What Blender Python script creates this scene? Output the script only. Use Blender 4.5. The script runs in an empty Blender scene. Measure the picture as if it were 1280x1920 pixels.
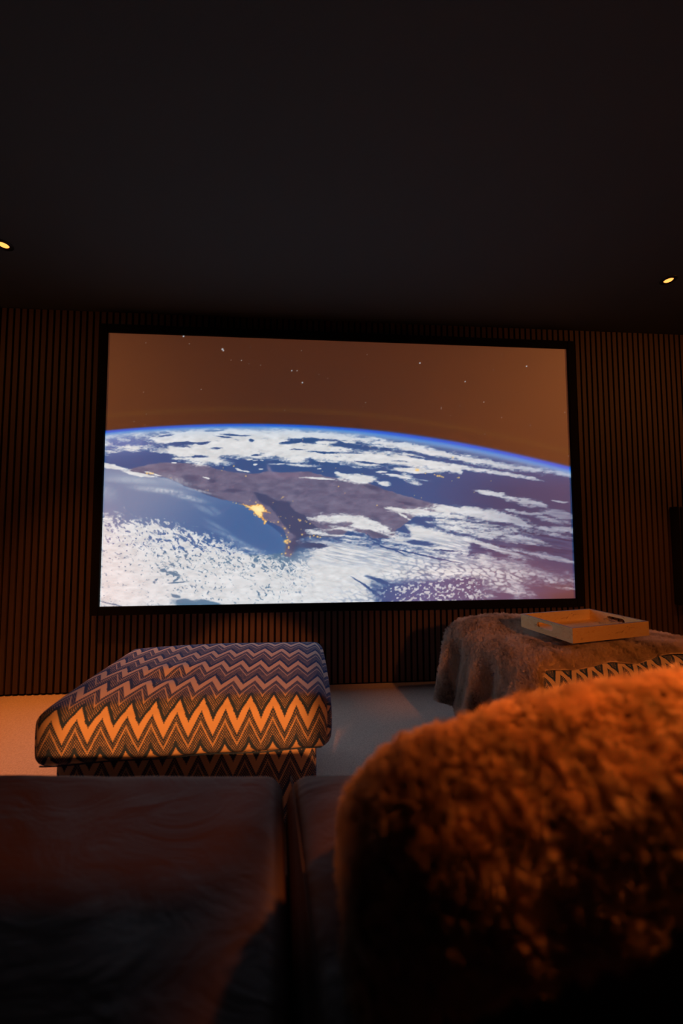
import bpy, bmesh, math, random
import numpy as np
from mathutils import Vector, Matrix, Euler
C = bpy.context.scene.collection
PI = math.pi
# ------------------------------------------------------------------ camera, world, light, exposure
scn = bpy.context.scene
PITCH, YAW, ROLL, CAMZ = .0556, .0759, -.0031, .9718
cam_d = bpy.data.cameras.new('camera'); cam = bpy.data.objects.new('camera', cam_d); C.objects.link(cam)
fw = Vector((math.sin(YAW)*math.cos(PITCH), math.cos(YAW)*math.cos(PITCH), math.sin(PITCH)))
rt = Vector((math.cos(YAW), -math.sin(YAW), 0)); up = rt.cross(fw)
r2 = rt*math.cos(ROLL)+up*math.sin(ROLL); u2 = -rt*math.sin(ROLL)+up*math.cos(ROLL)
cam.matrix_world = Matrix(((r2.x, u2.x, -fw.x, 0), (r2.y, u2.y, -fw.y, 0), (r2.z, u2.z, -fw.z, CAMZ), (0, 0, 0, 1)))
cam_d.sensor_fit = 'VERTICAL'; cam_d.sensor_height = 36; cam_d.sensor_width = 24; cam_d.lens = 36*700/1920
cam_d.clip_start = .02; cam_d.clip_end = 30
cam_d.dof.use_dof = True; cam_d.dof.focus_distance = 1.75; cam_d.dof.aperture_fstop = 1.25
scn.camera = cam
scn.view_settings.view_transform = 'Standard'; scn.view_settings.look = 'None'
scn.view_settings.exposure = 0; scn.view_settings.gamma = 1; scn.view_settings.use_curve_mapping = False
w = bpy.data.worlds.new('dark room'); scn.world = w; w.use_nodes = True
w.node_tree.nodes['Background'].inputs[0].default_value = (0, 0, 0, 1)
ORANGE = (1.0, .23, .032)
def spot(name, loc, target, power, size, blend, radius=.03, color=ORANGE):
    d = bpy.data.lights.new(name, 'SPOT'); d.energy = power; d.color = color; d.spot_size = math.radians(size); d.spot_blend = blend
    d.shadow_soft_size = radius; o = bpy.data.objects.new(name, d); C.objects.link(o); o.location = loc
    o.rotation_euler = (Vector(target)-Vector(loc)).to_track_quat('-Z', 'Y').to_euler(); return o
# unseen spots added behind the sofa to put orange pools on the ottoman fronts
spot('added_rear_spot', (-.44, -1.25, 1.36), (-.39, 1.25, .33), 275, 18.2, .35, .05)
spot('added_rear_spot', (1.45, -1.25, 1.72), (1.25, 1.35, .44), 95, 30, .6, .06)
# unseen spot added up right to light the long throw's ridge orange
spot('added_sofa_spot', (1.8, 1.5, 2.38), (.65, .70, .68), 1950, 22.5, 1, .04)
spot('added_sofa_spot', (-1.35, .55, 2.38), (.06, .76, .48), 50, 14, .8, .03)  # unseen spot added to redden the right seat and the throw's left edge
# unseen spots added to wash orange over the wall and screen edges
spot('added_wash_spot', (2.95, .7, 2.36), (2.1, 2.42, 1.55), 34, 80, 1, .03, (1, .29, .065))
spot('added_wash_spot', (-2.2, .8, 2.36), (-1.75, 2.42, 1.5), 15, 80, 1, .03, (1, .29, .065))

# ------------------------------------------------------------------ materials
def new_mat(name):
    m = bpy.data.materials.new(name); m.use_nodes = True; nt = m.node_tree
    return m, nt, nt.nodes['Principled BSDF']
class NT:
    """short hand for node graphs"""
    def __init__(s, nt): s.nt = nt
    def node(s, t, **k):
        n = s.nt.nodes.new(t)
        for a, b in k.items(): setattr(n, a, b)
        return n
    def put(s, sock, v):
        if isinstance(v, bpy.types.NodeSocket): s.nt.links.new(v, sock)
        else: sock.default_value = v
    def m(s, op, a, b=None, c=None):
        n = s.node('ShaderNodeMath', operation=op)
        for i, v in enumerate((a, b, c)):
            if v is not None: s.put(n.inputs[i], v)
        return n.outputs[0]
    def mix(s, f, a, b, blend='MIX'):
        n = s.node('ShaderNodeMix', data_type='RGBA', blend_type=blend)
        s.put(n.inputs[0], f)
        for i, v in ((6, a), (7, b)): s.put(n.inputs[i], v if isinstance(v, bpy.types.NodeSocket) else (*v[:3], 1))
        return n.outputs[2]
    def noise(s, vec, scale, detail=3, rough=.5, mapping=None, dist=0):
        if mapping:
            mp = s.node('ShaderNodeMapping'); s.put(mp.inputs[0], vec); mp.inputs[3].default_value = mapping; vec = mp.outputs[0]
        n = s.node('ShaderNodeTexNoise'); s.put(n.inputs['Vector'], vec); n.inputs['Scale'].default_value = scale
        n.inputs['Detail'].default_value = detail; n.inputs['Roughness'].default_value = rough; n.inputs['Distortion'].default_value = dist
        return n.outputs[0]
    def ramp(s, f, stops, interp='LINEAR'):
        n = s.node('ShaderNodeValToRGB'); s.put(n.inputs[0], f); n.color_ramp.interpolation = interp; e = n.color_ramp.elements
        e[0].position, e[0].color = stops[0][0], (*stops[0][1], 1); e[1].position, e[1].color = stops[1][0], (*stops[1][1], 1)
        for p, c in stops[2:]: q = e.new(p); q.color = (*c, 1)
        return n.outputs[0]
    def bump(s, h, strength, dist, bsdf):
        n = s.node('ShaderNodeBump'); s.put(n.inputs['Height'], h); n.inputs['Strength'].default_value = strength; n.inputs['Distance'].default_value = dist
        s.nt.links.new(n.outputs[0], bsdf.inputs['Normal']); return n
def plain(name, col, rough=.6, spec=.5, var=.15, scale=12, bump=0, bscale=60, stretch=None):
    m, nt, b = new_mat(name); g = NT(nt); tc = g.node('ShaderNodeTexCoord').outputs['Object']
    n = g.noise(tc, scale, 4, .55, stretch)
    c0 = tuple(c*(1-var) for c in col); c1 = tuple(min(1, c*(1+var)) for c in col)
    g.put(b.inputs['Base Color'], g.mix(n, c0, c1)); b.inputs['Roughness'].default_value = rough
    b.inputs['Specular IOR Level'].default_value = spec
    if bump: g.bump(g.noise(tc, bscale, 3, .6, stretch), bump, .004, b)
    return m
M = {}
M['ceiling'] = plain('matt charcoal paint', (.066, .092, .100), .9, .2, .04, 3, .15, 160)
M['side_wall'] = plain('dark brown wall paint', (.030, .022, .018), .9, .2, .05, 3)
M['felt'] = plain('black acoustic felt', (.006, .005, .005), .95, .1, .2, 80)
M['walnut'] = plain('stained oak veneer', (.088, .062, .055), .62, .3, .28, 9, .1, 40, (6, 6, .5))
M['velvet'] = plain('black velvet screen border', (.004, .004, .0045), .85, .15, .1, 30)
M['speaker'] = plain('black speaker cloth', (.006, .005, .005), .9, .15, .1, 60, .3, 900)
M['black_metal'] = plain('black metal', (.01, .01, .01), .45, .4, .05)
M['navy'] = plain('dark navy velvet', (.030, .036, .065), .7, .35, .2, 25, .2, 300)
# carpet: looped pile in fine rows
m, nt, b = new_mat('beige loop pile carpet'); g = NT(nt); tc = g.node('ShaderNodeTexCoord').outputs['Object']
mp = g.node('ShaderNodeMapping'); g.put(mp.inputs[0], tc); mp.inputs[3].default_value = (150, 120, 1)
vo = g.node('ShaderNodeTexVoronoi'); vo.inputs['Scale'].default_value = 1; vo.inputs['Randomness'].default_value = .55; g.put(vo.inputs['Vector'], mp.outputs[0])
h = g.m('SUBTRACT', 1, vo.outputs['Distance'])
big = g.noise(tc, 2.2, 3); mid = g.noise(tc, 60, 3)
colr = g.mix(h, (.54, .49, .44), (.92, .86, .79)); colr = g.mix(g.m('MULTIPLY', mid, .4), colr, (.92, .87, .80)); colr = g.mix(g.m('MULTIPLY', big, .2), colr, (.78, .72, .65))
g.put(b.inputs['Base Color'], colr); b.inputs['Roughness'].default_value = .95; b.inputs['Specular IOR Level'].default_value = .1
g.bump(h, .45, .002, b); M['carpet'] = m
# leather
m, nt, b = new_mat('brown leather'); g = NT(nt); tc = g.node('ShaderNodeTexCoord').outputs['Object']
n1 = g.noise(tc, 5, 4, .5, (1, 1.6, 1), 1.2); n2 = g.noise(tc, 22, 4, .6, (1, 3, 1), .8); n3 = g.noise(tc, 260, 2)
g.put(b.inputs['Base Color'], g.mix(g.noise(tc, 3, 3), (.016, .009, .008), (.028, .014, .013)))
b.inputs['Roughness'].default_value = .55; b.inputs['Specular IOR Level'].default_value = .22
g.bump(g.m('ADD', g.m('MULTIPLY', n1, .8), g.m('ADD', g.m('MULTIPLY', n2, .06), g.m('MULTIPLY', n3, .02))), .5, .02, b); M['leather'] = m
M['stitch'] = plain('dark piping thread', (.02, .012, .012), .7, .2)
# zigzag weave
def zigzag(name, off=(0, 0)):
    m, nt, b = new_mat(name); g = NT(nt)
    sp = g.node('ShaderNodeSeparateXYZ'); g.put(sp.inputs[0], g.node('ShaderNodeTexCoord').outputs['UV'])
    q = .0030
    uu = g.m('ADD', sp.outputs[0], off[0]+10); vv = g.m('ADD', sp.outputs[1], off[1]+10)
    u = g.m('SNAP', uu, q); v = g.m('SNAP', vv, q)
    tri = g.m('DIVIDE', g.m('PINGPONG', u, .036), .036)            # 0..1, one period is 72 mm
    vp = g.m('ADD', v, g.m('MULTIPLY', tri, .072))
    t = g.m('FRACT', g.m('DIVIDE', vp, .144))
    K = lambda x: (x, x, x)
    solid = g.ramp(t, [(0, K(1)), (.27, K(0)), (.47, K(.9)), (.52, K(0))], 'CONSTANT')      # cream bands
    dots = g.ramp(t, [(0, K(0)), (.33, K(.75)), (.47, K(0)), (.56, K(1)), (.84, K(0))], 'CONSTANT')
    a = g.m('SINE', g.m('MULTIPLY', uu, 2*PI/.0072)); c = g.m('SINE', g.m('MULTIPLY', vv, 2*PI/.0100))
    ck = g.m('GREATER_THAN', g.m('MULTIPLY', a, c), .16)
    hatch = g.m('GREATER_THAN', g.m('SINE', g.m('MULTIPLY', g.m('ADD', vp, g.m('MULTIPLY', uu, .15)), 2*PI/.0085)), .2)
    fine = g.noise(g.node('ShaderNodeTexCoord').outputs['UV'], 420, 2)
    dm = g.m('MULTIPLY', g.m('MULTIPLY', dots, ck), g.m('ADD', .30, g.m('MULTIPLY', hatch, .55)))
    mask = g.m('MAXIMUM', solid, dm)
    cream = g.mix(fine, (.76, .70, .68), (.86, .80, .78)); navy = g.mix(fine, (.010, .020, .085), (.065, .165, .56))
    g.put(b.inputs['Base Color'], g.mix(mask, navy, cream)); b.inputs['Roughness'].default_value = .9; b.inputs['Specular IOR Level'].default_value = .15
    g.bump(g.m('ADD', g.m('MULTIPLY', mask, .4), fine), .5, .0015, b)
    return m
M['zigzag'] = zigzag('navy and cream zigzag weave')
M['zigzag_shifted'] = zigzag('navy and cream zigzag weave, cut lower', (.01, .018))
M['zigzag_base'] = zigzag('navy and cream zigzag weave on the base', (.02, .05))
# gilded wood
m, nt, b = new_mat('gold leafed wood'); g = NT(nt); tc = g.node('ShaderNodeTexCoord').outputs['Object']
n1 = g.noise(tc, 26, 6, .7, (1, 1, 2), 1.5)
g.put(b.inputs['Base Color'], g.ramp(n1, [(.28, (.30, .19, .07)), (.40, (.92, .74, .38)), (.75, (.98, .88, .56))]))
b.inputs['Metallic'].default_value = .45; b.inputs['Roughness'].default_value = .46; g.bump(n1, .3, .002, b); M['gold'] = m
M['tray_rim'] = plain('worn pale tray rim', (.50, .46, .44), .5, .4, .3, 60)
# fur
def fur_mat(name, dark, mid, tip, scale, stretch, stripe=.5):
    m, nt, b = new_mat(name); g = NT(nt); tc = g.node('ShaderNodeTexCoord').outputs['Object']
    hi = g.node('ShaderNodeHairInfo')
    n1 = g.noise(tc, scale, 3, .5, stretch, .6); n2 = g.noise(tc, scale*7, 2)
    base = g.ramp(g.m('ADD', g.m('MULTIPLY', n1, .85), g.m('MULTIPLY', n2, .15)), [(stripe-.10, dark), (stripe+.08, mid)])
    col = g.mix(g.m('POWER', hi.outputs['Intercept'], 1.6), base, g.mix(.55, base, tip))
    col = g.mix(g.m('MULTIPLY', hi.outputs['Random'], .15), col, dark)
    g.put(b.inputs['Base Color'], col); b.inputs['Roughness'].default_value = .75; b.inputs['Specular IOR Level'].default_value = .2
    return m
M['fur_grey'] = fur_mat('grey brown plush fur', (.15, .115, .09), (.86, .77, .68), (.95, .90, .85), 7, (1.5, .8, .6), .46)
M['fur_long'] = fur_mat('brown long pile fur', (.09, .055, .04), (.62, .42, .28), (.85, .72, .56), 6.5, (1.6, .9, .9), .46)
# lamps
def emis(name, col, s):
    m, nt, b = new_mat(name); b.inputs['Base Color'].default_value = (0, 0, 0, 1); b.inputs['Emission Color'].default_value = (*col, 1); b.inputs['Emission Strength'].default_value = s; return m
M['lens'] = emis('glowing lamp lens', (1, .34, .07), 2.2)

# ------------------------------------------------------------------ object helpers
def link(name, me, mat=None, parent=None, smooth=False):
    o = bpy.data.objects.new(name, me); C.objects.link(o)
    if mat is not None:
        for mm in (mat if isinstance(mat, (list, tuple)) else [mat]): me.materials.append(mm)
    if parent is not None: o.parent = parent
    if smooth:
        for p in me.polygons: p.use_smooth = True
    return o
def from_bm(name, bm, mat=None, parent=None, smooth=False):
    bmesh.ops.recalc_face_normals(bm, faces=bm.faces[:])
    me = bpy.data.meshes.new(name); bm.to_mesh(me); bm.free(); return link(name, me, mat, parent, smooth)
def add_box(bm, x0, x1, y0, y1, z0, z1, bev=0):
    r = bmesh.ops.create_cube(bm, size=1); vs = r['verts']
    for v in vs: v.co = Vector(((x0+x1)/2+v.co.x*(x1-x0), (y0+y1)/2+v.co.y*(y1-y0), (z0+z1)/2+v.co.z*(z1-z0)))
    if bev:
        es = list({e for v in vs for e in v.link_edges}); bmesh.ops.bevel(bm, geom=es, offset=bev, segments=2, affect='EDGES', profile=.5)
def box(name, x0, x1, y0, y1, z0, z1, mat, parent=None, bev=0):
    bm = bmesh.new(); add_box(bm, x0, x1, y0, y1, z0, z1, bev); return from_bm(name, bm, mat, parent)
def thing(name, label, cat, loc=(0, 0, 0), rot=0, group=None):
    o = bpy.data.objects.new(name, None); C.objects.link(o); o.empty_display_size = .1
    o.location = loc; o.rotation_euler = (0, 0, rot); o['label'] = label; o['category'] = cat
    if group: o['group'] = group
    return o
def tag(o, label, cat, group=None):
    o['label'] = label; o['category'] = cat
    if group: o['group'] = group
    return o
def struct(o): o['kind'] = 'structure'; return o
def lathe(bm, prof, n=40, ctr=(0, 0, 0)):
    rings = []
    for r, z in prof: rings.append([bm.verts.new((ctr[0]+r*math.cos(2*PI*i/n), ctr[1]+r*math.sin(2*PI*i/n), ctr[2]+z)) for i in range(n)])
    for a, b_ in zip(rings, rings[1:]):
        for i in range(n): bm.faces.new((a[i], a[(i+1) % n], b_[(i+1) % n], b_[i]))
    return rings
def tube(pts, r, n=8):
    bm = bmesh.new(); rings = []
    for i, p in enumerate(pts):
        p = Vector(p); t = (Vector(pts[min(i+1, len(pts)-1)])-Vector(pts[max(i-1, 0)])).normalized()
        a = t.orthogonal().normalized() if not rings else (prev-t*prev.dot(t)).normalized(); prev = a; c = t.cross(a)
        rings.append([bm.verts.new(p+(a*math.cos(2*PI*k/n)+c*math.sin(2*PI*k/n))*r) for k in range(n)])
    for x, y in zip(rings, rings[1:]):
        for k in range(n): bm.faces.new((x[k], x[(k+1) % n], y[(k+1) % n], y[k]))
    bm.faces.new(rings[0]); bm.faces.new(rings[-1]); return bm
def pad(w_, d_, h_, r, crown, bulge, n=44, warp=None):
    """upholstered block centred on x,y with its underside at z=0; uv in metres runs over the top and down the sides"""
    bm = bmesh.new(); uvl = bm.loops.layers.uv.new('UVMap'); W, D, H = w_/2, d_/2, h_/2
    nz = max(6, int(n*h_/max(w_, d_)*1.3))
    def pos(a, b_, c):
        p = Vector((a*W, b_*D, c*H)); q = Vector((max(-W+r, min(W-r, p.x)), max(-D+r, min(D-r, p.y)), max(-H+r, min(H-r, p.z)))); dlt = p-q
        if dlt.length > 1e-9: p = q+dlt.normalized()*min(r, max(abs(dlt.x), abs(dlt.y), abs(dlt.z)))
        fx = (1-a*a); fy = (1-b_*b_); fz = 1-c*c
        if c > 0: p.z += crown*(fx**.6)*(fy**.6)*c
        p.x += bulge*a*fy**.5*fz if abs(a) > .5 else 0
        p.y += bulge*b_*fx**.5*fz if abs(b_) > .5 else 0
        if warp: p = p+Vector(warp(a, b_, c))
        return p+Vector((0, 0, H))
    for ax, sg in ((2, 1), (2, -1), (0, 1), (0, -1), (1, 1), (1, -1)):
        na, nb = {2: (n, int(n*d_/w_)), 0: (int(n*d_/w_), nz), 1: (n, nz)}[ax]
        gr = []
        for i in range(na+1):
            row = []
            for j in range(nb+1):
                s = -math.cos(PI*i/na)*.35+(2*i/na-1)*.65; t = -math.cos(PI*j/nb)*.35+(2*j/nb-1)*.65
                if ax == 2: P = (s, t, sg); uv = (s*W, -t*D)
                elif ax == 0: P = (sg, s, t); uv = (sg*(W+H-t*H), -s*D)
                else: P = (s, sg, t); uv = (s*W, -sg*(D+H-t*H))
                row.append((bm.verts.new(pos(*P)), uv))
            gr.append(row)
        for i in range(na):
            for j in range(nb):
                q = [gr[i][j], gr[i+1][j], gr[i+1][j+1], gr[i][j+1]]; f = bm.faces.new([k[0] for k in q]); f.smooth = True
                for l, k in zip(f.loops, q): l[uvl].uv = k[1]
    bmesh.ops.remove_doubles(bm, verts=bm.verts[:], dist=1e-5)
    return bm

# ------------------------------------------------------------------ noise and the projected picture
def _hash(ix, iy, seed):
    h = (ix.astype(np.int64)*374761393 + iy.astype(np.int64)*668265263 + seed*1442695041) & 0x7fffffff
    h = ((h ^ (h >> 13))*1274126177) & 0x7fffffff
    return ((h ^ (h >> 16)) & 0xffff)/65535.0
def vnoise(x, y, seed=0):
    ix = np.floor(x); iy = np.floor(y); fx = x-ix; fy = y-iy
    fx = fx*fx*(3-2*fx); fy = fy*fy*(3-2*fy)
    a = _hash(ix, iy, seed); b = _hash(ix+1, iy, seed); c = _hash(ix, iy+1, seed); d = _hash(ix+1, iy+1, seed)
    return (a*(1-fx)+b*fx)*(1-fy)+(c*(1-fx)+d*fx)*fy
def fbm(x, y, oct=4, seed=0):
    s = 0; a = .5; t = 0
    for o in range(oct):
        s = s+a*vnoise(x*2**o+o*17.3, y*2**o+o*9.1, seed+o); t += a; a *= .55
    return s/t-.5
def worley(x, y, seed=0):
    """difference between the second and the first nearest feature point"""
    ix = np.floor(x); iy = np.floor(y); d1 = np.full(x.shape, 9.); d2 = np.full(x.shape, 9.)
    for i in (-1, 0, 1):
        for j in (-1, 0, 1):
            px = ix+i+_hash(ix+i, iy+j, seed); py = iy+j+_hash(ix+i, iy+j, seed+7)
            d = np.hypot(px-x, py-y); n = d < d1
            d2 = np.where(n, d1, np.minimum(d2, d)); d1 = np.where(n, d, d1)
    return d2-d1
def sstep(a, b, x):
    t = np.clip((x-a)/(b-a), 0, 1); return t*t*(3-2*t)
def polysd(X, Y, P):
    """signed distance to a polygon, positive inside"""
    d = np.full(X.shape, 1e9); ins = np.zeros(X.shape, bool); n = len(P)
    for i in range(n):
        x0, y0 = P[i]; x1, y1 = P[(i+1) % n]
        ex, ey = x1-x0, y1-y0; L = ex*ex+ey*ey+1e-9
        t = np.clip(((X-x0)*ex+(Y-y0)*ey)/L, 0, 1)
        d = np.minimum(d, np.hypot(X-x0-t*ex, Y-y0-t*ey))
        c = ((y0 > Y) != (y1 > Y)) & (X < (x1-x0)*(Y-y0)/(y1-y0+1e-12)+x0); ins ^= c
    return np.where(ins, d, -d)
def ell(X, Y, cx, cy, rx, ry, ang=0):
    a = np.radians(ang); dx = X-cx; dy = Y-cy
    u = (dx*np.cos(a)+dy*np.sin(a))/rx; v = (-dx*np.sin(a)+dy*np.cos(a))/ry
    return u*u+v*v
def earth_picture(X, Y):
    """the projected picture; X, Y run over the screen in a 1280x1920 measuring frame. Returns sRGB 0..255"""
    LX = [180, 196, 260, 320, 410, 507, 582, 650, 697, 773, 850, 926, 1003, 1070, 1090]
    LY = [812, 809.5, 803.5, 799, 795.5, 794.5, 796, 800.5, 805, 814, 826, 841, 858, 874, 879]
    cf = np.polyfit((np.array(LX)-630)/450., LY, 5)
    lim = np.polyval(cf, (X-630)/450.); d = Y-lim
    slope = np.polyval(np.polyder(cf), (X-630)/450.)/450.
    col = np.zeros(X.shape+(3,))
    def mix(c, m):
        m = np.clip(m, 0, 1)[..., None]; col[:] = col*(1-m)+np.asarray(c, float)*m
    # streak noise that follows the bend of the limb
    sx = X; sy = Y-.9*lim
    wx = X+9*fbm(X/30, Y/14, 3, 5); wy = Y+5*fbm(X/34, Y/12, 4, 9)+2.2*fbm(X/8, Y/3.2, 3, 21)
    # sky with a faint airglow arc
    mix((76, 40, 22), np.ones(X.shape))
    mix((72, 40, 25), np.exp(-ell(X, Y, 600, 760, 300, 90)))
    mix((92, 62, 24), .30*np.exp(-((d+28)/5.)**2))
    # sea and land under the air
    base = np.zeros(X.shape+(3,))
    base[:] = (46, 80, 132)
    def bmix(c, m):
        m = np.clip(m, 0, 1)[..., None]; base[:] = base*(1-m)+np.asarray(c, float)*m
    bmix((88, 122, 150), sstep(990, 1060, Y)*sstep(640, 520, X))
    bmix((42, 54, 92), sstep(760, 980, X)*sstep(850, 930, Y)*.8)
    bmix((112, 132, 178), sstep(300, 200, X)*sstep(885, 810, Y)*.75)
    bmix((92, 114, 170), np.exp(-ell(X, Y, 235, 832, 60, 16)))
    bmix((40, 32, 52), sstep(975, 1085, X+30*fbm(X/18, Y/9, 3, 68))*sstep(1072, 1120, Y+30*fbm(X/18, Y/9, 3, 69))*.9)
    land = [(235, 884), (262, 876), (300, 868), (345, 869), (392, 873), (405, 880), (440, 886), (478, 889), (500, 884), (540, 886), (580, 884), (612, 893), (640, 897),
            (690, 906), (728, 920), (770, 932), (815, 944), (850, 950), (842, 960), (790, 960), (760, 985), (744, 996), (742, 1010), (700, 1012), (690, 1003), (655, 996), (640, 1010), (600, 1008), (560, 1008),
            (548, 1048), (534, 1046), (541, 1010), (528, 990), (500, 978), (488, 966), (470, 952), (446, 944), (415, 938), (380, 926), (345, 912), (318, 899), (290, 894), (262, 890)]
    wl = polysd(X+4*fbm(X/9, Y/6, 3, 3), Y+3*fbm(X/9, Y/5, 3, 4), land)
    bmix((101, 99, 126), sstep(-1.2, 1.6, wl))
    n = fbm(X/16, Y/7, 5, 30)
    for k in range(3):
        base[..., k] += np.where(wl > 0, n*(46, 42, 36)[k]+18*fbm(X/4, Y/2.5, 3, 31+k*0), 0)
    bmix((122, 104, 130), np.exp(-ell(X, Y, 540, 892, 60, 7))*.6*(wl > 0))
    bmix((128, 120, 148), np.exp(-ell(X, Y, 506, 880, 3.5, 8, -20))*.8)
    bmix((128, 120, 148), np.exp(-ell(X, Y, 516, 889, 9, 2.5, 35))*.8)
    dark = [(478, 924), (500, 930), (524, 942), (545, 944), (553, 960), (572, 968), (588, 985), (606, 1000), (640, 1006), (560, 1010), (550, 1004), (536, 988), (520, 968), (508, 952), (490, 944)]
    bmix((54, 68, 104), sstep(-3, 2, polysd(wx, wy, dark))*.95)
    for e in ((353, 902, 14, 9, 20), (400, 903, 9, 4, 0), (440, 922, 20, 4, 0), (380, 922, 40, 4, 22), (700, 915, 14, 3.5, 12), (765, 944, 20, 3, 12), (700, 985, 18, 16, 30), (718, 998, 30, 10, 20), (555, 1022, 10, 20, 20), (590, 1026, 36, 8, 5)):
        bmix((58, 66, 100), .8*np.exp(-ell(wx, wy, *e)**1.5))
    # the bay and the misty water on the left
    bay = [(180, 872), (240, 884), (290, 894), (318, 899), (345, 912), (380, 926), (415, 938), (446, 944), (470, 953), (484, 966), (496, 979), (512, 990), (528, 1004), (536, 1020), (532, 1040), (500, 1044), (440, 1044), (180, 1020)]
    bs = polysd(X+2*fbm(X/6, Y/5, 2, 61), Y+2*fbm(X/6, Y/5, 2, 62), bay)
    bmix((56, 98, 150), sstep(-.8, 1.2, bs))
    bmix((70, 112, 162), sstep(-1, 2, bs)*sstep(14, 0, bs)*.35*(X > 330))
    bmix((118, 132, 164), sstep(-1, 2, bs)*sstep(520, 230, X+(Y-930)*1.2)*.95)
    bmix((140, 158, 184), np.exp(-ell(X, Y, 270, 903, 80, 10, 8)**1.3)*sstep(-1, 2, bs)*.8)
    # a paler belt close under the limb
    hz = sstep(0, 4, d)*sstep(24, 6, d)
    base[:] = base*(1-.7*hz[..., None])+np.array((158, 188, 222))*.7*hz[..., None]
    m = (d > 0)[..., None]
    # ---- clouds : coverage field
    cov = np.where((X < 840) & (Y > 868), -2.8, -1.25)
    def add(P, w=4., v=1.0):
        s = polysd(wx, wy, P); np.maximum(cov, np.clip(s/(w*2.2), -4, 1)*v, out=cov)
    def blob(cx, cy, rx, ry, a=0, v=1.0):
        np.maximum(cov, (1.35-ell(wx, wy, cx, cy, rx, ry, a))*v, out=cov)
    def hole(cx, cy, rx, ry, a=0, v=1.6):
        np.minimum(cov, (ell(wx, wy, cx, cy, rx*1.1, ry*1.1, a)**.7-1)*v*.9, out=cov)
    add([(283, 822), (300, 812), (360, 805), (430, 802), (520, 802), (590, 808), (650, 812), (700, 819), (760, 829), (820, 841), (880, 853), (930, 862), (985, 870), (1075, 884), (1078, 892), (1020, 886), (950, 880), (880, 865), (800, 852), (730, 838), (670, 830), (625, 831),
         (640, 838), (700, 845), (760, 850), (830, 862), (870, 878), (860, 888), (815, 884), (765, 872), (728, 872), (700, 876), (680, 874), (650, 868), (620, 866), (585, 861), (560, 869), (520, 860), (470, 860), (430, 857), (415, 860), (443, 866), (420, 873), (372, 872), (352, 865), (325, 855), (288, 848), (310, 840), (350, 838), (320, 833), (296, 831)], 3.2)
    add([(185, 815), (230, 813), (280, 810), (330, 806), (330, 812), (280, 818), (240, 820), (205, 824), (196, 846), (188, 850)], 5, .35)
    for h in ((335, 833, 42, 2.8, -4), (380, 831, 14, 2, -6), (397, 842, 18, 1.3, -4), (375, 857, 16, 2.6, 0), (590, 826, 44, 4, 2), (640, 831, 22, 6, 4), (545, 829, 20, 2.4, -6), (560, 842, 12, 1, 2), (625, 848, 40, 1.4, 2), (440, 815, 24, 1.6, 2),
              (418, 819, 12, 1.4, 5), (473, 824, 5, 3, 0), (402, 807, 16, 1.6, 0), (306, 811, 10, 2, 0), (310, 816, 14, 2.4, -10), (740, 862, 24, 1.2, 6), (700, 868, 30, 1.3, 4), (790, 858, 36, 1.4, 8), (600, 803, 50, 1.2, 5), (480, 853, 8, 1.5, 0)):
        hole(*h)
    for b in ((340, 845, 48, 7, -2), (333, 860, 10, 2), (327, 869, 5, 1.3), (389, 898, 7, 1.2, 14), (468, 862, 6, 1.2), (479, 864, 6, 1.2), (490, 864, 4, 1), (489, 881, 4, 1.2), (527, 870, 10, 1.2), (478, 872, 4, 1.3), (450, 882, 7, 1.5, 15), (461, 885, 7, 1.6, 15), (598, 879, 4, 1), (606, 866, 6, 1.2),
              (655, 828, 14, 1.8, 5), (795, 847, 22, 2.2, 7), (775, 881, 40, 4, 3), (737, 890, 16, 1.7, 8), (717, 883, 10, 1.5), (612, 828, 20, 3.5, 2),
              (672, 898, 34, 8, 3), (640, 890, 10, 3, 15), (600, 899, 30, 1.8, 3), (720, 907, 12, 4.5, 6), (707, 903, 5, 1.5), (923, 924, 25, 4.5, 8), (955, 932, 14, 2.2, 6), (942, 922, 6, 1.4)):
        blob(*b)
    # bright bank on the left edge of the bay
    for b in ((215, 877, 32, 4.2, 12), (262, 891, 26, 3.2, 8), (288, 890, 14, 1.6, 16)):
        blob(*b)
    # clouds over the land, right
    add([(582, 974), (600, 966), (628, 965), (662, 970), (700, 974), (722, 983), (738, 996), (756, 1002), (770, 1012), (735, 1006), (700, 1000), (668, 995), (650, 989), (660, 984), (620, 981), (600, 980)], 3)
    add([(655, 990), (700, 986), (740, 1004), (770, 1004), (762, 985), (800, 990), (835, 999), (872, 1006), (905, 1016), (892, 1026), (880, 1044), (850, 1046), (800, 1030), (760, 1028), (720, 1018), (690, 1004)], 3.5)
    for b in ((745, 957, 20, 3, 12, .8), (755, 968, 14, 2, 28, .8), (795, 963, 55, 6, 4, .75), (875, 958, 70, 8, 4, .85), (920, 965, 50, 11, 8, .9), (850, 968, 30, 5, 10, .7), (985, 960, 36, 3, 8, .7), (1020, 968, 22, 2.5, 12, .7),
              (1045, 962, 26, 7, 8, .8), (1058, 990, 24, 5.5, 4, .85), (970, 978, 36, 4.5, 14, .62), (1035, 975, 30, 4, 12, .5), (1050, 938, 14, 1.6, 5, .8), (985, 940, 30, 5, 12, .35), (1010, 943, 14, 2, 14, .7), (925, 1004, 60, 7, 8, .5), (985, 1012, 40, 5, 12, .55),
              (900, 990, 60, 12, 6, .34), (850, 985, 30, 9, 10, .45), (1030, 1000, 50, 3, 10, .35), (1040, 992, 40, 3, 8, .4), (875, 1012, 40, 3, 10, .6), (930, 1028, 46, 4, 16, .8), (1010, 1040, 44, 4, 12, .6), (1050, 1046, 34, 3.2, 14, .7), (600, 1000, 20, 5, 0, .5), (630, 996, 16, 5, 0, .7)):
        blob(*b)
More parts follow.
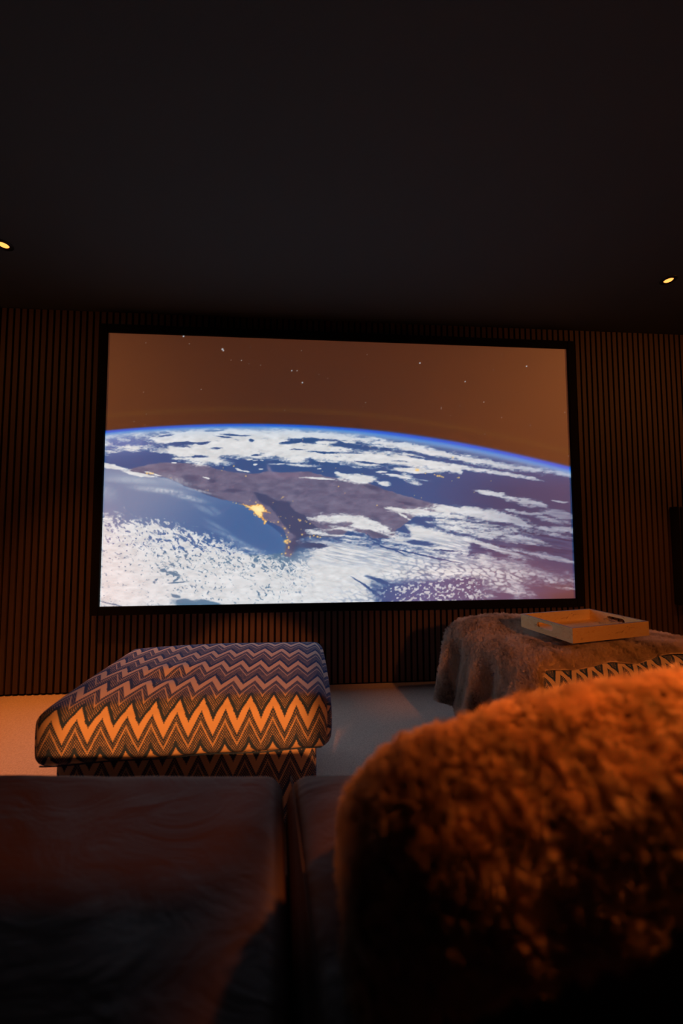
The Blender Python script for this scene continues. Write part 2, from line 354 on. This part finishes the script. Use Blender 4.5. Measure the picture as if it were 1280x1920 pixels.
    # the lower sheet
    add([(170, 962), (230, 966), (300, 976), (345, 985), (395, 1003), (420, 1018), (455, 1034), (500, 1043), (545, 1047), (570, 1040), (585, 1030), (568, 1022), (575, 1016), (610, 1010), (650, 1010), (690, 1016), (735, 1022), (800, 1030), (850, 1040), (890, 1036), (925, 1046), (975, 1050), (1010, 1064), (1052, 1074), (1095, 1084), (1095, 1100), (1040, 1092), (1005, 1088), (985, 1100),
         (1000, 1118), (965, 1124), (940, 1112), (900, 1104), (880, 1110), (850, 1098), (800, 1092), (740, 1096), (700, 1100), (712, 1128), (700, 1160), (170, 1160)], 9)
    for b in ((600, 838, 60, 3, 3, .6), (700, 856, 60, 4, 5, .7), (850, 872, 70, 4, 9, .6), (930, 884, 60, 3, 10, .5), (760, 895, 30, 2.5, 8, .45), (770, 897, 14, 6, 30, .4), (560, 872, 40, 2, 2, .45), (245, 842, 40, 5, -5, .35), (690, 1000, 60, 5, 8, .6), (640, 1004, 40, 4, 4, .6)):
        blob(*b)
    for b in ((712, 1040, 60, 4, 10), (830, 1112, 14, 3.5, 3, .8), (898, 1107, 10, 3.5, 5), (770, 1122, 30, 4, 0, .5), (900, 1118, 30, 5, 0, .5), (1030, 1089, 10, 3, 3, .9), (1060, 1101, 14, 2.5, 6, .7)):
        blob(*b)
    for h in ((650, 1002, 40, 4, 6), (700, 1004, 34, 5, 12), (790, 1020, 26, 4, 6), (720, 1026, 36, 1.2, 22), (780, 1040, 70, 1.4, 12), (900, 1030, 20, 6, 20), (940, 1040, 22, 3, 14), (830, 1033, 24, 1.4, 4),
              (590, 1026, 26, 4.5, 2), (555, 1030, 12, 10, 10), (352, 1135, 24, 6, 6), (385, 1133, 16, 5, 6), (400, 1136, 14, 4, 8), (331, 1122, 8, 3, 20), (330, 1079, 12, 2.5, 14), (333, 1090, 9, 1.6, -45), (336, 1096, 15, 1.3, -4), (308, 1072, 5, 3),
              (755, 1110, 34, 11, 12), (715, 1094, 26, 3.5, 20), (690, 1105, 30, 1.6, 34), (845, 1120, 36, 7, 2), (940, 1117, 22, 5, 8), (1055, 1113, 24, 9, 6), (205, 1134, 14, 1, 16), (222, 1138, 10, 1, 14)):
        hole(*h)
    # broken cells near the open water, smoother farther down
    ca, sa = np.cos(.62), np.sin(.62)
    u = X*ca+Y*sa+6*fbm(X/14, Y/14, 3, 40); v = -X*sa+Y*ca+6*fbm(X/14, Y/14, 3, 41)
    broken = np.interp(X, [180, 300, 400, 480, 560, 620, 1100], [962, 980, 1006, 1036, 1052, 1040, 1040])
    dep = Y-broken
    cell = fbm(u/5.6, v/3.4, 3, 50)
    thr = np.interp(dep, [-14, 0, 12, 40, 75, 200], [.30, .08, -.07, -.15, -.21, -.27])+.16*fbm(X/45, Y/28, 2, 44)
    open_ = sstep(-.09, .06, cell-thr)
    rid = np.abs(fbm(u/15., v/6.5, 4, 52)); lane = fbm(u/60., v/22., 2, 53)
    crack = (1-sstep(.0, .035, rid))*sstep(-.10, .14, lane+np.interp(dep, [0, 50, 110], [.12, -.02, -.16]))
    cellm = open_*(1-.8*crack)
    bl = np.maximum(sstep(530, 610, X), sstep(-24, -34, dep)); cellm = cellm*(1-bl)+bl
    u2 = X+5*fbm(X/12, Y/9, 3, 46); v2 = Y-.17*X+4*fbm(X/12, Y/9, 3, 47)
    w2 = worley(u2/15., v2/7., 19)+.9*fbm(X/9, Y/5, 3, 58)+.10
    right = sstep(640, 850, X-(1075-Y)*1.6)*sstep(1040, 1062, Y-.12*(X-850))
    sp = sstep(1090, 1104, Y+.12*(X-760)+14*fbm(X/20, Y/9, 3, 66))*sstep(690, 735, X)*sstep(940, 890, X)
    spn = vnoise(X/4.2, Y/3., 15)*.5+vnoise(X/2.2, Y/1.8, 16)*.25+vnoise(X/11., Y/5., 17)*.25
    edge = .9*(1.7*fbm(X/26, (Y-.1*X)/6, 4, 70)+1.5*fbm(X/8, Y/2.6, 3, 71)+.7*fbm(X/2.6, Y/1.5, 2, 72))
    al = sstep(-.55, .75, cov+edge*np.where(Y < 1050, 1, .6))
    al = al*cellm
    al = al*(1-right*(1-sstep(-.05, .46, w2))*.6)
    streak = sstep(.05, .22, np.abs(fbm(X/60, (Y-.2*X)/4.5, 3, 97))+.06)
    al = al*(1-(1-streak)*.35*sstep(560, 640, X)*sstep(1000, 1020, Y)*sstep(1075, 1050, Y))
    speck = sstep(.50, .66, spn)
    al = al*(1-sp)+sp*speck*.85
    thin = sstep(840, 1060, X)*sstep(900, 980, Y)
    al = al*(1-thin*(.36+.9*np.clip(fbm(X/40, (Y-.15*X)/5, 3, 99)+.1, 0, .5)))
    # misty streaks over the bay
    mist = np.zeros(X.shape)
    for e in ((300, 921, 50, 5, 6, .75), (350, 934, 34, 5, 14, .7), (240, 902, 50, 6, 2, .4), (375, 922, 26, 2.6, 14, .7), (330, 902, 40, 8, 14, .5), (200, 925, 20, 14, 30, .35), (385, 958, 22, 5, 28, .32), (440, 1014, 46, 5, 26, .42), (470, 1032, 34, 5, 18, .45), (410, 990, 26, 4, 30, .3), (405, 960, 12, 5, 40, .3)):
        mist = np.maximum(mist, np.exp(-ell(X, Y, *e[:5])**1.2)*e[5])
    mist = mist*(.75+1.0*fbm(X/3.2, Y/4, 2, 80)+.4*fbm(X/20, Y/8, 2, 81))*(X < 520)
    base[:] = base*(1-np.clip(mist, 0, 1)[..., None])+np.array((206, 212, 218))*np.clip(mist, 0, 1)[..., None]
    # cloud colour
    cc = np.zeros(X.shape+(3,)); cc[:] = (215, 217, 219)
    sh = fbm(X/12, Y/5, 5, 90); ww = sstep(.0, .5, w2)
    cc += (sh*46)[..., None]
    cc -= (sstep(640, 860, X)*sstep(1040, 1080, Y)*(1-ww)*34)[..., None]
    cc[..., 0] -= 12*sstep(560, 250, Y-560)*0
    hazec = sstep(34, 2, d)[..., None]
    cc = cc*(1-.45*hazec)+np.array((170, 200, 232))*.45*hazec
    cc -= (sstep(800, 1050, X)*np.array((44, 34, 20))[:, None, None]).transpose(1, 2, 0)*sstep(1090, 860, Y)[..., None]
    earth = base*(1-al[..., None])+cc*al[..., None]
    # streaks in the thin cloud at the right
    st = sstep(820, 960, X)*sstep(960, 1000, Y)*sstep(1060, 1030, Y)
    earth += (st*fbm((X+Y*2)/60, (Y-.18*X)/3.2, 3, 95)*60)[..., None]
    m = sstep(1.0, 4.5, d)[..., None]
    col[:] = col*(1-m)+earth*m
    # blue rim of the air
    wid = 1+.5*sstep(600, 800, X)
    mix((66, 134, 212), .80*np.exp(-((d-4.5*wid)/(3.6*wid))**2)*(d > 2))
    mix((22, 88, 210), np.exp(-((d-1.6*wid)/(2.5*wid))**2))
    # city lights
    rng = np.random.RandomState(4)
    def lamp(x, y, r, c=(255, 205, 120), s=1.):
        if x < X.min()-4: return
        dd = np.hypot(X-x, (Y-y)*1.15); mm = np.exp(-(dd/r)**2)*s
        mix(c, mm)
    city = [(449, 946), (470, 950), (478, 948), (492, 947), (499, 957), (508, 964), (494, 962), (493, 970), (502, 979), (498, 987), (494, 986), (496, 978), (488, 972), (478, 966), (474, 960), (464, 953)]
    cs = polysd(X+2.2*fbm(X/2.5, Y/2.5, 2, 33)*2, Y+2.2*fbm(X/2.5, Y/2.5, 2, 34)*2, city)
    gl = sstep(-1.4, 1.8, cs+2.6*fbm(X/2.2, Y/2., 3, 35))
    mix((245, 160, 70), gl*.85); mix((255, 226, 150), sstep(.4, 3, cs+4*fbm(X/1.8, Y/1.8, 3, 36)))
    mix((255, 240, 190), np.exp(-ell(X, Y, 486, 957, 8, 4, 20))*.8)
    for p in ((438, 944, 1), (444, 945.5, 1.2), (470, 940, 1), (481, 943.5, 1.3), (484, 948, 2), (478, 968, 1), (480.5, 969, 1.2), (523, 981, 1.6), (509, 981, 1), (515, 982, 1), (535.5, 993.5, 2), (532, 990, 1), (542, 1001, 1.1), (529, 1007, 1), (538, 1006, 1), (540, 1010, 1.5), (564, 978, 2.2), (561, 976, 1.2), (574, 979, 1), (576.5, 981, 1.1), (583, 984.3, 1.4), (568, 1005, 1.7), (566, 995, 1), (545, 987.5, .9), (544.5, 991.5, .8),
              (529, 936, 1), (531, 934, 1.1), (533, 932.8, 1), (550.5, 941, .9), (513.5, 944, .9), (550, 971, .9), (528, 970.5, .9), (524, 971, .8), (537, 973.5, .9), (536.5, 1018.5, 3), (541, 1015.5, 2.2), (545, 1018.5, 2), (540, 1021, 2.2), (537, 1017, 2), (543, 1028.5, 1.4), (543, 1031, 1.4), (530, 1042, 1.4), (537, 1041, 1.6), (547, 1043, 1.2), (583, 1009, 1.3), (590, 1007, 1.6), (597, 1009, 2), (602, 1010, 1.3),
              (439.3, 874.7, 1.5), (417, 883, 1), (462, 893.5, 1.3), (419.5, 878, 1), (630.5, 877.5, 1), (276, 889, 2), (282.5, 889, 2), (287, 889, 1.6), (391, 921, 1), (387, 921, .8), (321, 897.5, 1), (600, 870, .8), (784, 880.5, 2.6), (781, 881, 1.6), (780.5, 877, 1), (798.5, 887, 1.3), (815.5, 889, 1.2), (821, 891.5, 2), (825, 891.5, 2), (829, 893, 1.6), (832, 894, 1.3), (680, 888, 1), (849.5, 856, 1.4), (861, 894.5, 1.6), (848, 901, 1), (858, 895, 1),
              (636, 912.5, 1.2), (648, 925, .8), (708, 948.5, 1.2), (778, 929, 1), (791, 933.5, 1), (568.5, 823.5, 1), (695.5, 836.5, 1), (619.5, 837, .9), (606, 884, 1), (921, 900.5, 1), (889.5, 922.5, 1)):
        lamp(*p, s=1 if p[2] > 1.05 else .75)
    # stars
    for p in ((344, 628.5, 1.5), (417.3, 652, 1.8), (419, 654.6, 1.3), (355, 642.5, .9), (453, 673, 1), (547.5, 691.6, 1.1), (557.5, 691.6, 1.), (567.5, 714.3, 1.3), (377.5, 729, .9), (273, 642.5, .8), (269, 735.5, .8), (274.5, 777, .8), (565.5, 653, .8), (469.5, 647.5, .7), (489, 681.5, .8), (467, 679, .7), (433.5, 672.5, .7),
              (787.4, 676.3, 1.3), (986.5, 684, 1.2), (872, 712, 1.1), (907, 751, 1), (686, 752, .9), (827.5, 763.5, .9), (827.5, 761, .7), (940, 661.5, .7), (924.5, 690, .7), (862.5, 758, .7), (845, 776.5, .7), (940.3, 780.5, .8), (1058, 771.5, .9), (994, 795.5, .8), (1065, 853, .8), (688.5, 660, .8), (683.5, 703, .7), (834.5, 726, .7), (909, 812, .7), (534.5, 767.5, .7), (598.5, 698.5, .7), (615, 705.6, .7), (300, 691.5, .6), (251.5, 791.5, .7), (272, 797, .7), (681, 760, .7)):
        lamp(p[0], p[1], p[2], (215, 235, 250) if p[2] > 1.05 else (190, 180, 175), 1 if p[2] > .95 else .7)
    return np.clip(col, 0, 255)

# ------------------------------------------------------------------ the room
X0, X1, Y0, YW, H = -2.35, 3.15, -1.6, 2.447, 2.4
struct(box('floor', X0, X1, Y0, YW, -.05, 0, M['carpet']))
struct(box('ceiling', X0, X1, Y0, YW, H, H+.05, M['ceiling']))
wb = struct(box('wall_back', X0, X1, YW, YW+.05, 0, H, M['felt']))
struct(box('wall_left', X0-.05, X0, Y0, YW, 0, H, M['side_wall']))
struct(box('wall_right', X1, X1+.05, Y0, YW, 0, H, M['side_wall']))
struct(box('wall_rear', X0, X1, Y0-.05, Y0, 0, H, M['side_wall']))
bm = bmesh.new(); x = -1.802-.04*14+.0065
while x+.027 < X1:
    add_box(bm, x, x+.027, 2.434, YW, .012, H-.004, .0008); x += .04
sl = from_bm('slat_cladding', bm, M['walnut'], wb); sl['kind'] = 'structure'
# ------------------------------------------------------------------ projection screen
SX, SZ, SW = -1.2927, 2.2415, 3.045; SH = SW*9/16; SY = 2.404
scr = thing('projection_screen', 'large fixed projection screen showing earth from space, in a black border on the slatted wall', 'projection screen', (SX+SW/2, SY, SZ-SH))

NX, NY = 860, 484
us = np.linspace(0, 1, NX+1); vs = np.linspace(0, 1, NY+1); U, V = np.meshgrid(us, vs)
# measuring frame of the picture: plane homography of the four corners
src = np.array([(0, 0), (1, 0), (1, 1), (0, 1)], float); dst = np.array([(203, 625), (1060, 653.5), (1079, 1119), (188, 1140)], float)
A = []
for (a, b_), (c, d) in zip(src, dst):
    A.append([a, b_, 1, 0, 0, 0, -c*a, -c*b_, c]); A.append([0, 0, 0, a, b_, 1, -d*a, -d*b_, d])
A = np.array(A); hh = np.linalg.solve(A[:, :8], A[:, 8]); den = hh[6]*U+hh[7]*V+1
PX = (hh[0]*U+hh[1]*V+hh[2])/den; PY = (hh[3]*U+hh[4]*V+hh[5])/den
# the straightened picture differs from the bowed edges by a few units
PY = PY-5.0*(4*U*(1-U))*(1-2*V)
pic = earth_picture(PX, PY)/255.
lin = np.where(pic <= .04045, pic/12.92, ((pic+.055)/1.055)**2.4)
lin = np.clip(lin-np.array((.018, .006, .002)), 0, 1)
me = bpy.data.meshes.new('screen_surface')
co = np.empty(((NX+1)*(NY+1), 3), np.float32); co[:, 0] = ((U-.5)*SW).ravel(); co[:, 1] = 0; co[:, 2] = ((1-V)*SH).ravel()
idx = np.arange((NX+1)*(NY+1)).reshape(NY+1, NX+1)
quads = np.stack([idx[1:, :-1], idx[1:, 1:], idx[:-1, 1:], idx[:-1, :-1]], -1).reshape(-1, 4)
me.vertices.add(len(co)); me.vertices.foreach_set('co', co.ravel()); me.loops.add(quads.size); me.loops.foreach_set('vertex_index', quads.ravel().astype(np.int32))
me.polygons.add(len(quads)); me.polygons.foreach_set('loop_start', np.arange(0, quads.size, 4, dtype=np.int32)); me.update(calc_edges=True)
at = me.color_attributes.new('picture', 'FLOAT_COLOR', 'POINT'); rgba = np.ones((len(co), 4), np.float32); rgba[:, :3] = lin.reshape(-1, 3); at.data.foreach_set('color', rgba.ravel())
m, nt, b = new_mat('white screen with the projected picture'); g = NT(nt); ca_ = g.node('ShaderNodeAttribute', attribute_name='picture')
b.inputs['Base Color'].default_value = (.75, .75, .75, 1); b.inputs['Roughness'].default_value = .95; b.inputs['Specular IOR Level'].default_value = .05
g.put(b.inputs['Emission Color'], ca_.outputs['Color']); b.inputs['Emission Strength'].default_value = 1.0
link('screen_surface', me, m, scr)
bm = bmesh.new(); F = .052
def bar(x0, x1, z0, z1): add_box(bm, x0-SW/2, x1-SW/2, -.018, .028, z0, z1, .004)
bar(-F, 0, -F, SH+F); bar(SW, SW+F, -F, SH+F); bar(0, SW, -F, 0); bar(0, SW, SH, SH+F)
from_bm('screen_border', bm, M['velvet'], scr)
box('backing_panel', -SW/2, SW/2, .004, .028, 0, SH, M['black_metal'], scr)
# ------------------------------------------------------------------ wall speaker at the right edge
sp_ = thing('wall_speaker', 'flat black rectangular speaker on the slatted wall at the right edge', 'speaker', (2.622, 2.434, .47))
box('cabinet', -.13, .13, -.07, 0, 0, .675, M['black_metal'], sp_, .004)
box('grille', -.122, .122, -.078, -.07, .008, .667, M['speaker'], sp_, .003)
# ------------------------------------------------------------------ ceiling downlights
def downlight(x, y, label, power, tx, ty):
    t = thing('ceiling_downlight', label, 'ceiling light', (x, y, H), 0, 'downlights beside the screen')
    bm = bmesh.new(); lathe(bm, [(.021, -.0005), (.024, -.005), (.036, -.006), (.040, -.001), (.040, 0)], 40); from_bm('trim_ring', bm, M['black_metal'], t, True)
    bm = bmesh.new(); rg = lathe(bm, [(.0215, -.0008), (.019, -.0035), (.010, -.0055), (.002, -.006)], 32); bm.faces.new(rg[-1]); from_bm('lens', bm, M['lens'], t, True)
    s = spot('downlight_beam', (x, y, H-.02), (tx, ty, 0), power, 54, 1, .018); return t
downlight(-1.528, 1.892, 'small glowing orange downlight in the ceiling at the left edge', 128, -1.50, 1.88)
downlight(2.011, 1.898, 'small glowing orange downlight in the ceiling near the right edge', 60, 2.30, 1.90)

# ------------------------------------------------------------------ ottoman without a throw
def ottoman(label, x, y, rot, seed, w_=.885, d_=.64, weave='zigzag'):
    t = thing('ottoman', label, 'ottoman', (x, y, 0), rot, 'zigzag ottomans')
    def warp(a, b_, c):
        dz = 0; dy = 0
        if c > .5:
            dd = ((a+.28)/.16)**2+((b_+.42)/.10)**2
            dz = -.014*math.exp(-dd)+.006*math.exp(-(((a+.28)/.22)**2+((b_+.18)/.12)**2))+.004*math.sin(3*a+seed)*math.sin(4*b_)
        sag = -.018*(1-a)*.5 if c < 0 else 0
        return (0, 0, dz+(-.008*(a < 0)*(-a) if c > -2 else 0))
    bm = pad(w_, d_, .165, .038, .028, .012, 60, warp)
    cu = from_bm('seat_cushion', bm, M[weave], t); cu.location = (0, 0, .283); 
    # stitched lip of the cushion
    pts = []
    for i in range(61):
        a = i/60*2-1; pts.append((a*(w_/2-.03), -d_/2-.001-.010*(1-a*a)**.5*.55, .300+.002*math.sin(9*a)-.008*max(0, -a)))
    from_bm('seam_piping', tube(pts, .0022, 6), M['zigzag_base'], t, True)
    bm = pad(w_-.09, d_-.08, .245, .012, 0, .003, 30)
    bs = from_bm('base', bm, M['zigzag_base'], t); bs.location = (0, .005, .038)
    for sx in (-1, 1):
        for sy in (-1, 1):
            bm = bmesh.new(); rg = lathe(bm, [(.016, 0), (.020, .04)], 20, (sx*(w_/2-.10), sy*(d_/2-.10), 0)); bm.faces.new(rg[0]); bm.faces.new(rg[1]); from_bm('foot', bm, M['black_metal'], t)
    return t
ottoman('navy and cream zigzag ottoman with a bare top, left of the fur draped one', -.392, 1.526, math.radians(1.2), 0)
ottoman('zigzag ottoman half hidden under the grey brown fur throw, right', 1.215, 1.735, math.radians(8), 2, weave='zigzag_shifted')

# ------------------------------------------------------------------ fur helper
def fur(o, count, kids, length, radius, clump, rough, seed, tang=(0, 0, 0), mat=1, vary=.4):
    md = o.modifiers.new('fur', 'PARTICLE_SYSTEM'); s = o.particle_systems[-1].settings; o.particle_systems[-1].seed = seed
    s.type = 'HAIR'; s.count = count; s.hair_step = 4; s.emit_from = 'FACE'; s.use_emit_random = True; s.use_even_distribution = True; s.distribution = 'RAND'
    s.hair_length = length; s.object_align_factor = tang; s.factor_random = length*.09; s.brownian_factor = 0
    s.child_type = 'INTERPOLATED'; s.child_percent = 4; s.rendered_child_count = kids; s.clump_factor = clump; s.clump_shape = -.1
    s.child_length = 1; s.child_length_threshold = 0; s.roughness_1 = rough; s.roughness_1_size = .03; s.roughness_2 = rough*.6; s.roughness_endpoint = rough*.5
    s.length_random = vary; s.root_radius = 1; s.tip_radius = .25; s.radius_scale = radius; s.material = mat; s.display_step = 3; s.render_step = 3
    s.use_hair_bspline = False
    return s
def sheet(name, fn, nu, nv, mats, thick=.012, flip=False):
    bm = bmesh.new(); G = [[bm.verts.new(fn(i/nu, j/nv)) for j in range(nv+1)] for i in range(nu+1)]
    for i in range(nu):
        for j in range(nv):
            f = (G[i][j], G[i+1][j], G[i+1][j+1], G[i][j+1]); fc = bm.faces.new(f if not flip else f[::-1]); fc.smooth = True
    me = bpy.data.meshes.new(name); bm.to_mesh(me); bm.free(); o = link(name, me, mats); return o
def vn(x, y, s=0): return float(vnoise(np.array([x+50.]), np.array([y+50.]), s)[0])-.5
# ------------------------------------------------------------------ throw on the right ottoman
ang = math.radians(8); OC = Vector((1.215, 1.735)); OW, OD, OT = .885/2, .64/2, .462
def fold(p, half, r=.07):
    """cloth coordinate -> (offset, drop) over a rounded edge"""
    s = abs(p); sg = 1 if p > 0 else -1
    a = half-r
    if s < a: return p, 0
    L = s-a
    if L < r*PI/2: th = L/r; return sg*(a+r*math.sin(th)), r*(1-math.cos(th))
    L -= r*PI/2; return sg*(half+L*.20), r+L
def smooth(a, b_, x):
    t = max(0, min(1, (x-a)/(b_-a))); return t*t*(3-2*t)
def throw1(s, t):
    p = -(OW+.37)+s*(2*OW+.37+.20)
    # front hem: hangs to the floor around the left corner, lies just over the edge elsewhere
    e = smooth(-OW-.05, -OW+.035, p); hang = .36*(1-e)+(.004+.008*smooth(-OW+.3, OW*1.0, -p)+.006*math.sin(p*21)+.008*vn(p*9, 1, 3))*e
    q0 = -(OD+hang+.02*vn(p*6, .3, 5)); q1 = OD+.16
    q_ = q0+t*(q1-q0)
    x, dx = fold(p, OW+.016); y, dy = fold(q_, OD+.014)
    drop = dx+dy if min(dx, dy) < .02 else max(dx, dy)+.25*min(dx, dy)
    z = OT+.018-drop
    sidef = smooth(.03, .16, dx); frontf = smooth(.03, .16, dy)
    # hanging folds
    x += -sidef*(.022*math.sin(q_*24+1.2*math.sin(p*7))+.012*math.sin(q_*47+2)) if p < 0 else 0
    y += -frontf*.016*math.sin(p*38)
    top = (1-smooth(0, .03, dx))*(1-smooth(0, .03, dy))
    rump = .020*vn(p*4, q_*5, 7)+.012*vn(p*9, q_*12, 8)+.006*vn(p*22, q_*26, 9)
    z += rump*(.4+.6*top)+.010
    z += .045*math.exp(-((p+.24)/.22)**2-((q_-.20)/.13)**2)            # rumpled pile at the far left
    z += -.010*math.exp(-((p-.0)/.24)**4-((q_+.10)/.18)**4)
    z = max(z, .02)
    X_ = OC.x+x*math.cos(ang)-y*math.sin(ang); Y_ = OC.y+x*math.sin(ang)+y*math.cos(ang)
    return (X_, Y_, z)
T1 = sheet('fur_throw', throw1, 150, 110, [M['fur_grey']])
tag(T1, 'grey brown plush fur throw draped over the right zigzag ottoman', 'throw', 'fur throws')
T1.data.update()
if T1.data.polygons[len(T1.data.polygons)//2].normal.z < 0: T1.data.flip_normals()
fur(T1, 14000, 40, .017, .00042, .4, .005, 3)
T1.modifiers.new('thickness', 'SOLIDIFY').thickness = .008
# ------------------------------------------------------------------ tray
def slot_panel(L, Hh, th, slot_l, slot_h, cz):
    bm = bmesh.new(); outer = [(-L/2, 0), (L/2, 0), (L/2, Hh), (-L/2, Hh)]; hole = []
    if slot_l:
        r = slot_h/2
        for k in range(13): a = -PI/2+PI*k/12; hole.append((slot_l/2-r+r*math.cos(a), cz+r*math.sin(a)))
        for k in range(13): a = PI/2+PI*k/12; hole.append((-slot_l/2+r+r*math.cos(a), cz+r*math.sin(a)))
    es = []
    for lp in (outer, hole):
        if not lp: continue
        vs_ = [bm.verts.new((a, 0, b_)) for a, b_ in lp]; es += [bm.edges.new((vs_[i], vs_[(i+1) % len(vs_)])) for i in range(len(vs_))]
    bmesh.ops.triangle_fill(bm, use_beauty=True, edges=es)
    fs = bm.faces[:]; r_ = bmesh.ops.extrude_face_region(bm, geom=fs)
    bmesh.ops.translate(bm, verts=[v for v in r_['geom'] if isinstance(v, bmesh.types.BMVert)], vec=(0, th, 0))
    return bm
TR = thing('serving_tray', 'gold leafed wooden serving tray with cut out handles, lying on the fur draped ottoman', 'tray', (1.185, 1.590, .536), math.radians(11.5))
TW, TD, TH = .405, .275, .058
for s_ in (-1, 1):
    o = from_bm('end_panel', slot_panel(TD, TH, .009, .085, .024, .034), M['gold'], TR); o.rotation_euler = (0, 0, PI/2); o.location = (s_*TW/2+(.009 if s_ > 0 else 0) if s_ > 0 else -TW/2+.0, 0, 0)
    o.location.x = -TW/2+.009 if s_ < 0 else TW/2
    o = from_bm('long_panel', slot_panel(TW-.018, TH, .009, 0, 0, 0), M['gold'], TR); o.location = (0, -TD/2 if s_ < 0 else TD/2-.009, 0)
box('tray_base', -TW/2+.009, TW/2-.009, -TD/2+.009, TD/2-.009, .004, .010, M['gold'], TR)
bm = bmesh.new()
for a in ((-TW/2, TW/2, -TD/2, -TD/2+.009), (-TW/2, TW/2, TD/2-.009, TD/2), (-TW/2, -TW/2+.009, -TD/2+.009, TD/2-.009), (TW/2-.009, TW/2, -TD/2+.009, TD/2-.009)):
    add_box(bm, a[0], a[1], a[2], a[3], TH, TH+.0012)
from_bm('rim', bm, M['tray_rim'], TR)
# ------------------------------------------------------------------ sofa
SR = math.radians(-4.5)
sofa = thing('sofa', 'dark brown leather sofa with two broad seat cushions in the foreground', 'sofa', (-.045, .86, 0), SR)
def wr(seed, amp, sd_=0):
    def f(a, b_, c):
        sh = (b_-1)*-.5*CD*.176*((1+a)/2 if sd_ < 0 else (1-a)/2)
        if c < .2: return (sh, 0, 0)
        d = amp*(vn(a*2.2+b_*1.3, b_*2.6-a, seed)*1.6+vn(a*6+b_*3, b_*5, seed+1)*.45)*(1-a*a)**.3*(1-b_*b_)**.3
        return (sh, 0, d)
    return f
CW, CD = .88, .80
for s_, cr, sd in ((-1, .010, 60), (1, .045, 64)):
    bm = pad(CW, CD, .17, .035 if s_ < 0 else .045, cr, .006, 60, wr(sd, .012, s_))
    o = from_bm('seat_cushion', bm, M['leather'], sofa); o.location = (s_*(CW/2+.006)-.02, -CD/2+.02, .270)
    o['label'] = 'left seat cushion' if s_ < 0 else 'right seat cushion with a curved seam'
    pts = []
    for i in range(41):
        t = i/40; y = -CD/2+.02+(.5-t)*(CD-.05)
        pts.append((s_*(.018+.028*t)-.02+t*.78*.176, y, .270+.17-.002+.002*math.sin(PI*t)+(.003 if s_ > 0 else 0)*math.sin(PI*t)))
    if s_ > 0: from_bm('seam', tube(pts, .0022, 6), M['stitch'], o, True).matrix_parent_inverse = Matrix.Translation(-Vector(o.location))
box('plinth', -.93, .93, -.92, -.03, .04, .262, M['leather'], sofa, .012)
bm = pad(1.86, .16, .47, .05, 0, .01, 40); o = from_bm('backrest', bm, M['leather'], sofa); o.location = (0, -.89, .262)
for sx in (-1, 1):
    bm = pad(.20, .98, .52, .05, 0, .006, 30); o = from_bm('armrest', bm, M['leather'], sofa); o.location = (sx*1.03, -.50, .04)
for sx in (-1, 1):
    for y in (-.10, -.85):
        box('foot', sx*.80-.025, sx*.80+.025, y-.025, y+.025, 0, .04, M['black_metal'], sofa)
# ------------------------------------------------------------------ navy cushion and long throw on the right seat
RX = [-.1, .05, .07, .085, .11, .145, .20, .31, .39, .48, .58, .80, 1.0, 1.3]; RZ = [.54, .565, .582, .596, .618, .640, .664, .692, .708, .722, .730, .738, .735, .73]
YR = .55
def ridge(x): return float(np.interp(x, RX, RZ))
def hump(x, y):
    k = 1.02 if y < YR else 1.15
    return ridge(x)-(math.sqrt(((y-YR)*k)**2+.045**2)-.045)-5*max(0, .47-y)**2
def pillow(s, t):
    # closed loop in t around the cross section
    x = .040+s*.80; edge = min(1, 4*s)**.5*min(1, 5*(1-s))**.5
    if t < .7:
        y = .17+(t/.7)*.60; z = hump(x, y)-.030
        z = .455+(z-.455)*(.35+.65*edge)
    else:
        k = (t-.7)/.3; y = .77-k*.60; z = .448
    z = max(z, .452)
    return (x, y, z+.006*vn(x*8, y*8, 20)*(t < .7))
bm = bmesh.new(); NU, NV = 50, 70
G = [[bm.verts.new(pillow(i/NU, j/NV)) for j in range(NV)] for i in range(NU+1)]
for i in range(NU):
    for j in range(NV): f = bm.faces.new((G[i][j], G[i+1][j], G[i+1][(j+1) % NV], G[i][(j+1) % NV])); f.smooth = True
bm.faces.new(G[0]); bm.faces.new(G[-1][::-1])
P = tag(from_bm('scatter_cushion', bm, M['navy']), 'dark navy cushion under the edge of the long fur throw, nearest right corner', 'cushion')
def throw2(s, t):
    p = -.10+s*1.05
    xe = .070
    if p < 0: x = xe+p*.10; drop = -p
    else: x = xe+p; drop = 0
    if 0 <= p < .03: drop = 0
    y0 = .40+.015*vn(p*7, 0, 30)-.012*math.sin(p*9); y1 = float(np.interp(xe+p, [.05, .12, .20, .35, .5, .8], [.635, .66, .70, .78, .86, .96]))
    y = y0+t*(y1-y0)
    z = hump(x, y)+.0
    if p < 0: z = max(z-drop, .445)
    else: z -= .012*math.exp(-(p/.025)**2)
    z += .018*vn(p*5+y*2, y*6, 31)+.010*vn(p*13, y*14, 32)*(1 if p > 0 else .3)
    x += .010*vn(y*9, p*3, 33)
    return (x, y, max(z, .468 if p > 0 else .448))
T2 = sheet('fur_throw', throw2, 130, 90, [M['fur_long']])
tag(T2, 'long pile brown fur throw heaped on the right sofa seat, lit orange along its ridge', 'throw', 'fur throws')
T2.data.update()
if T2.data.polygons[len(T2.data.polygons)//2].normal.z < 0: T2.data.flip_normals()
fur(T2, 16000, 48, .026, .00045, .22, .010, 8)
T2.modifiers.new('thickness', 'SOLIDIFY').thickness = .008
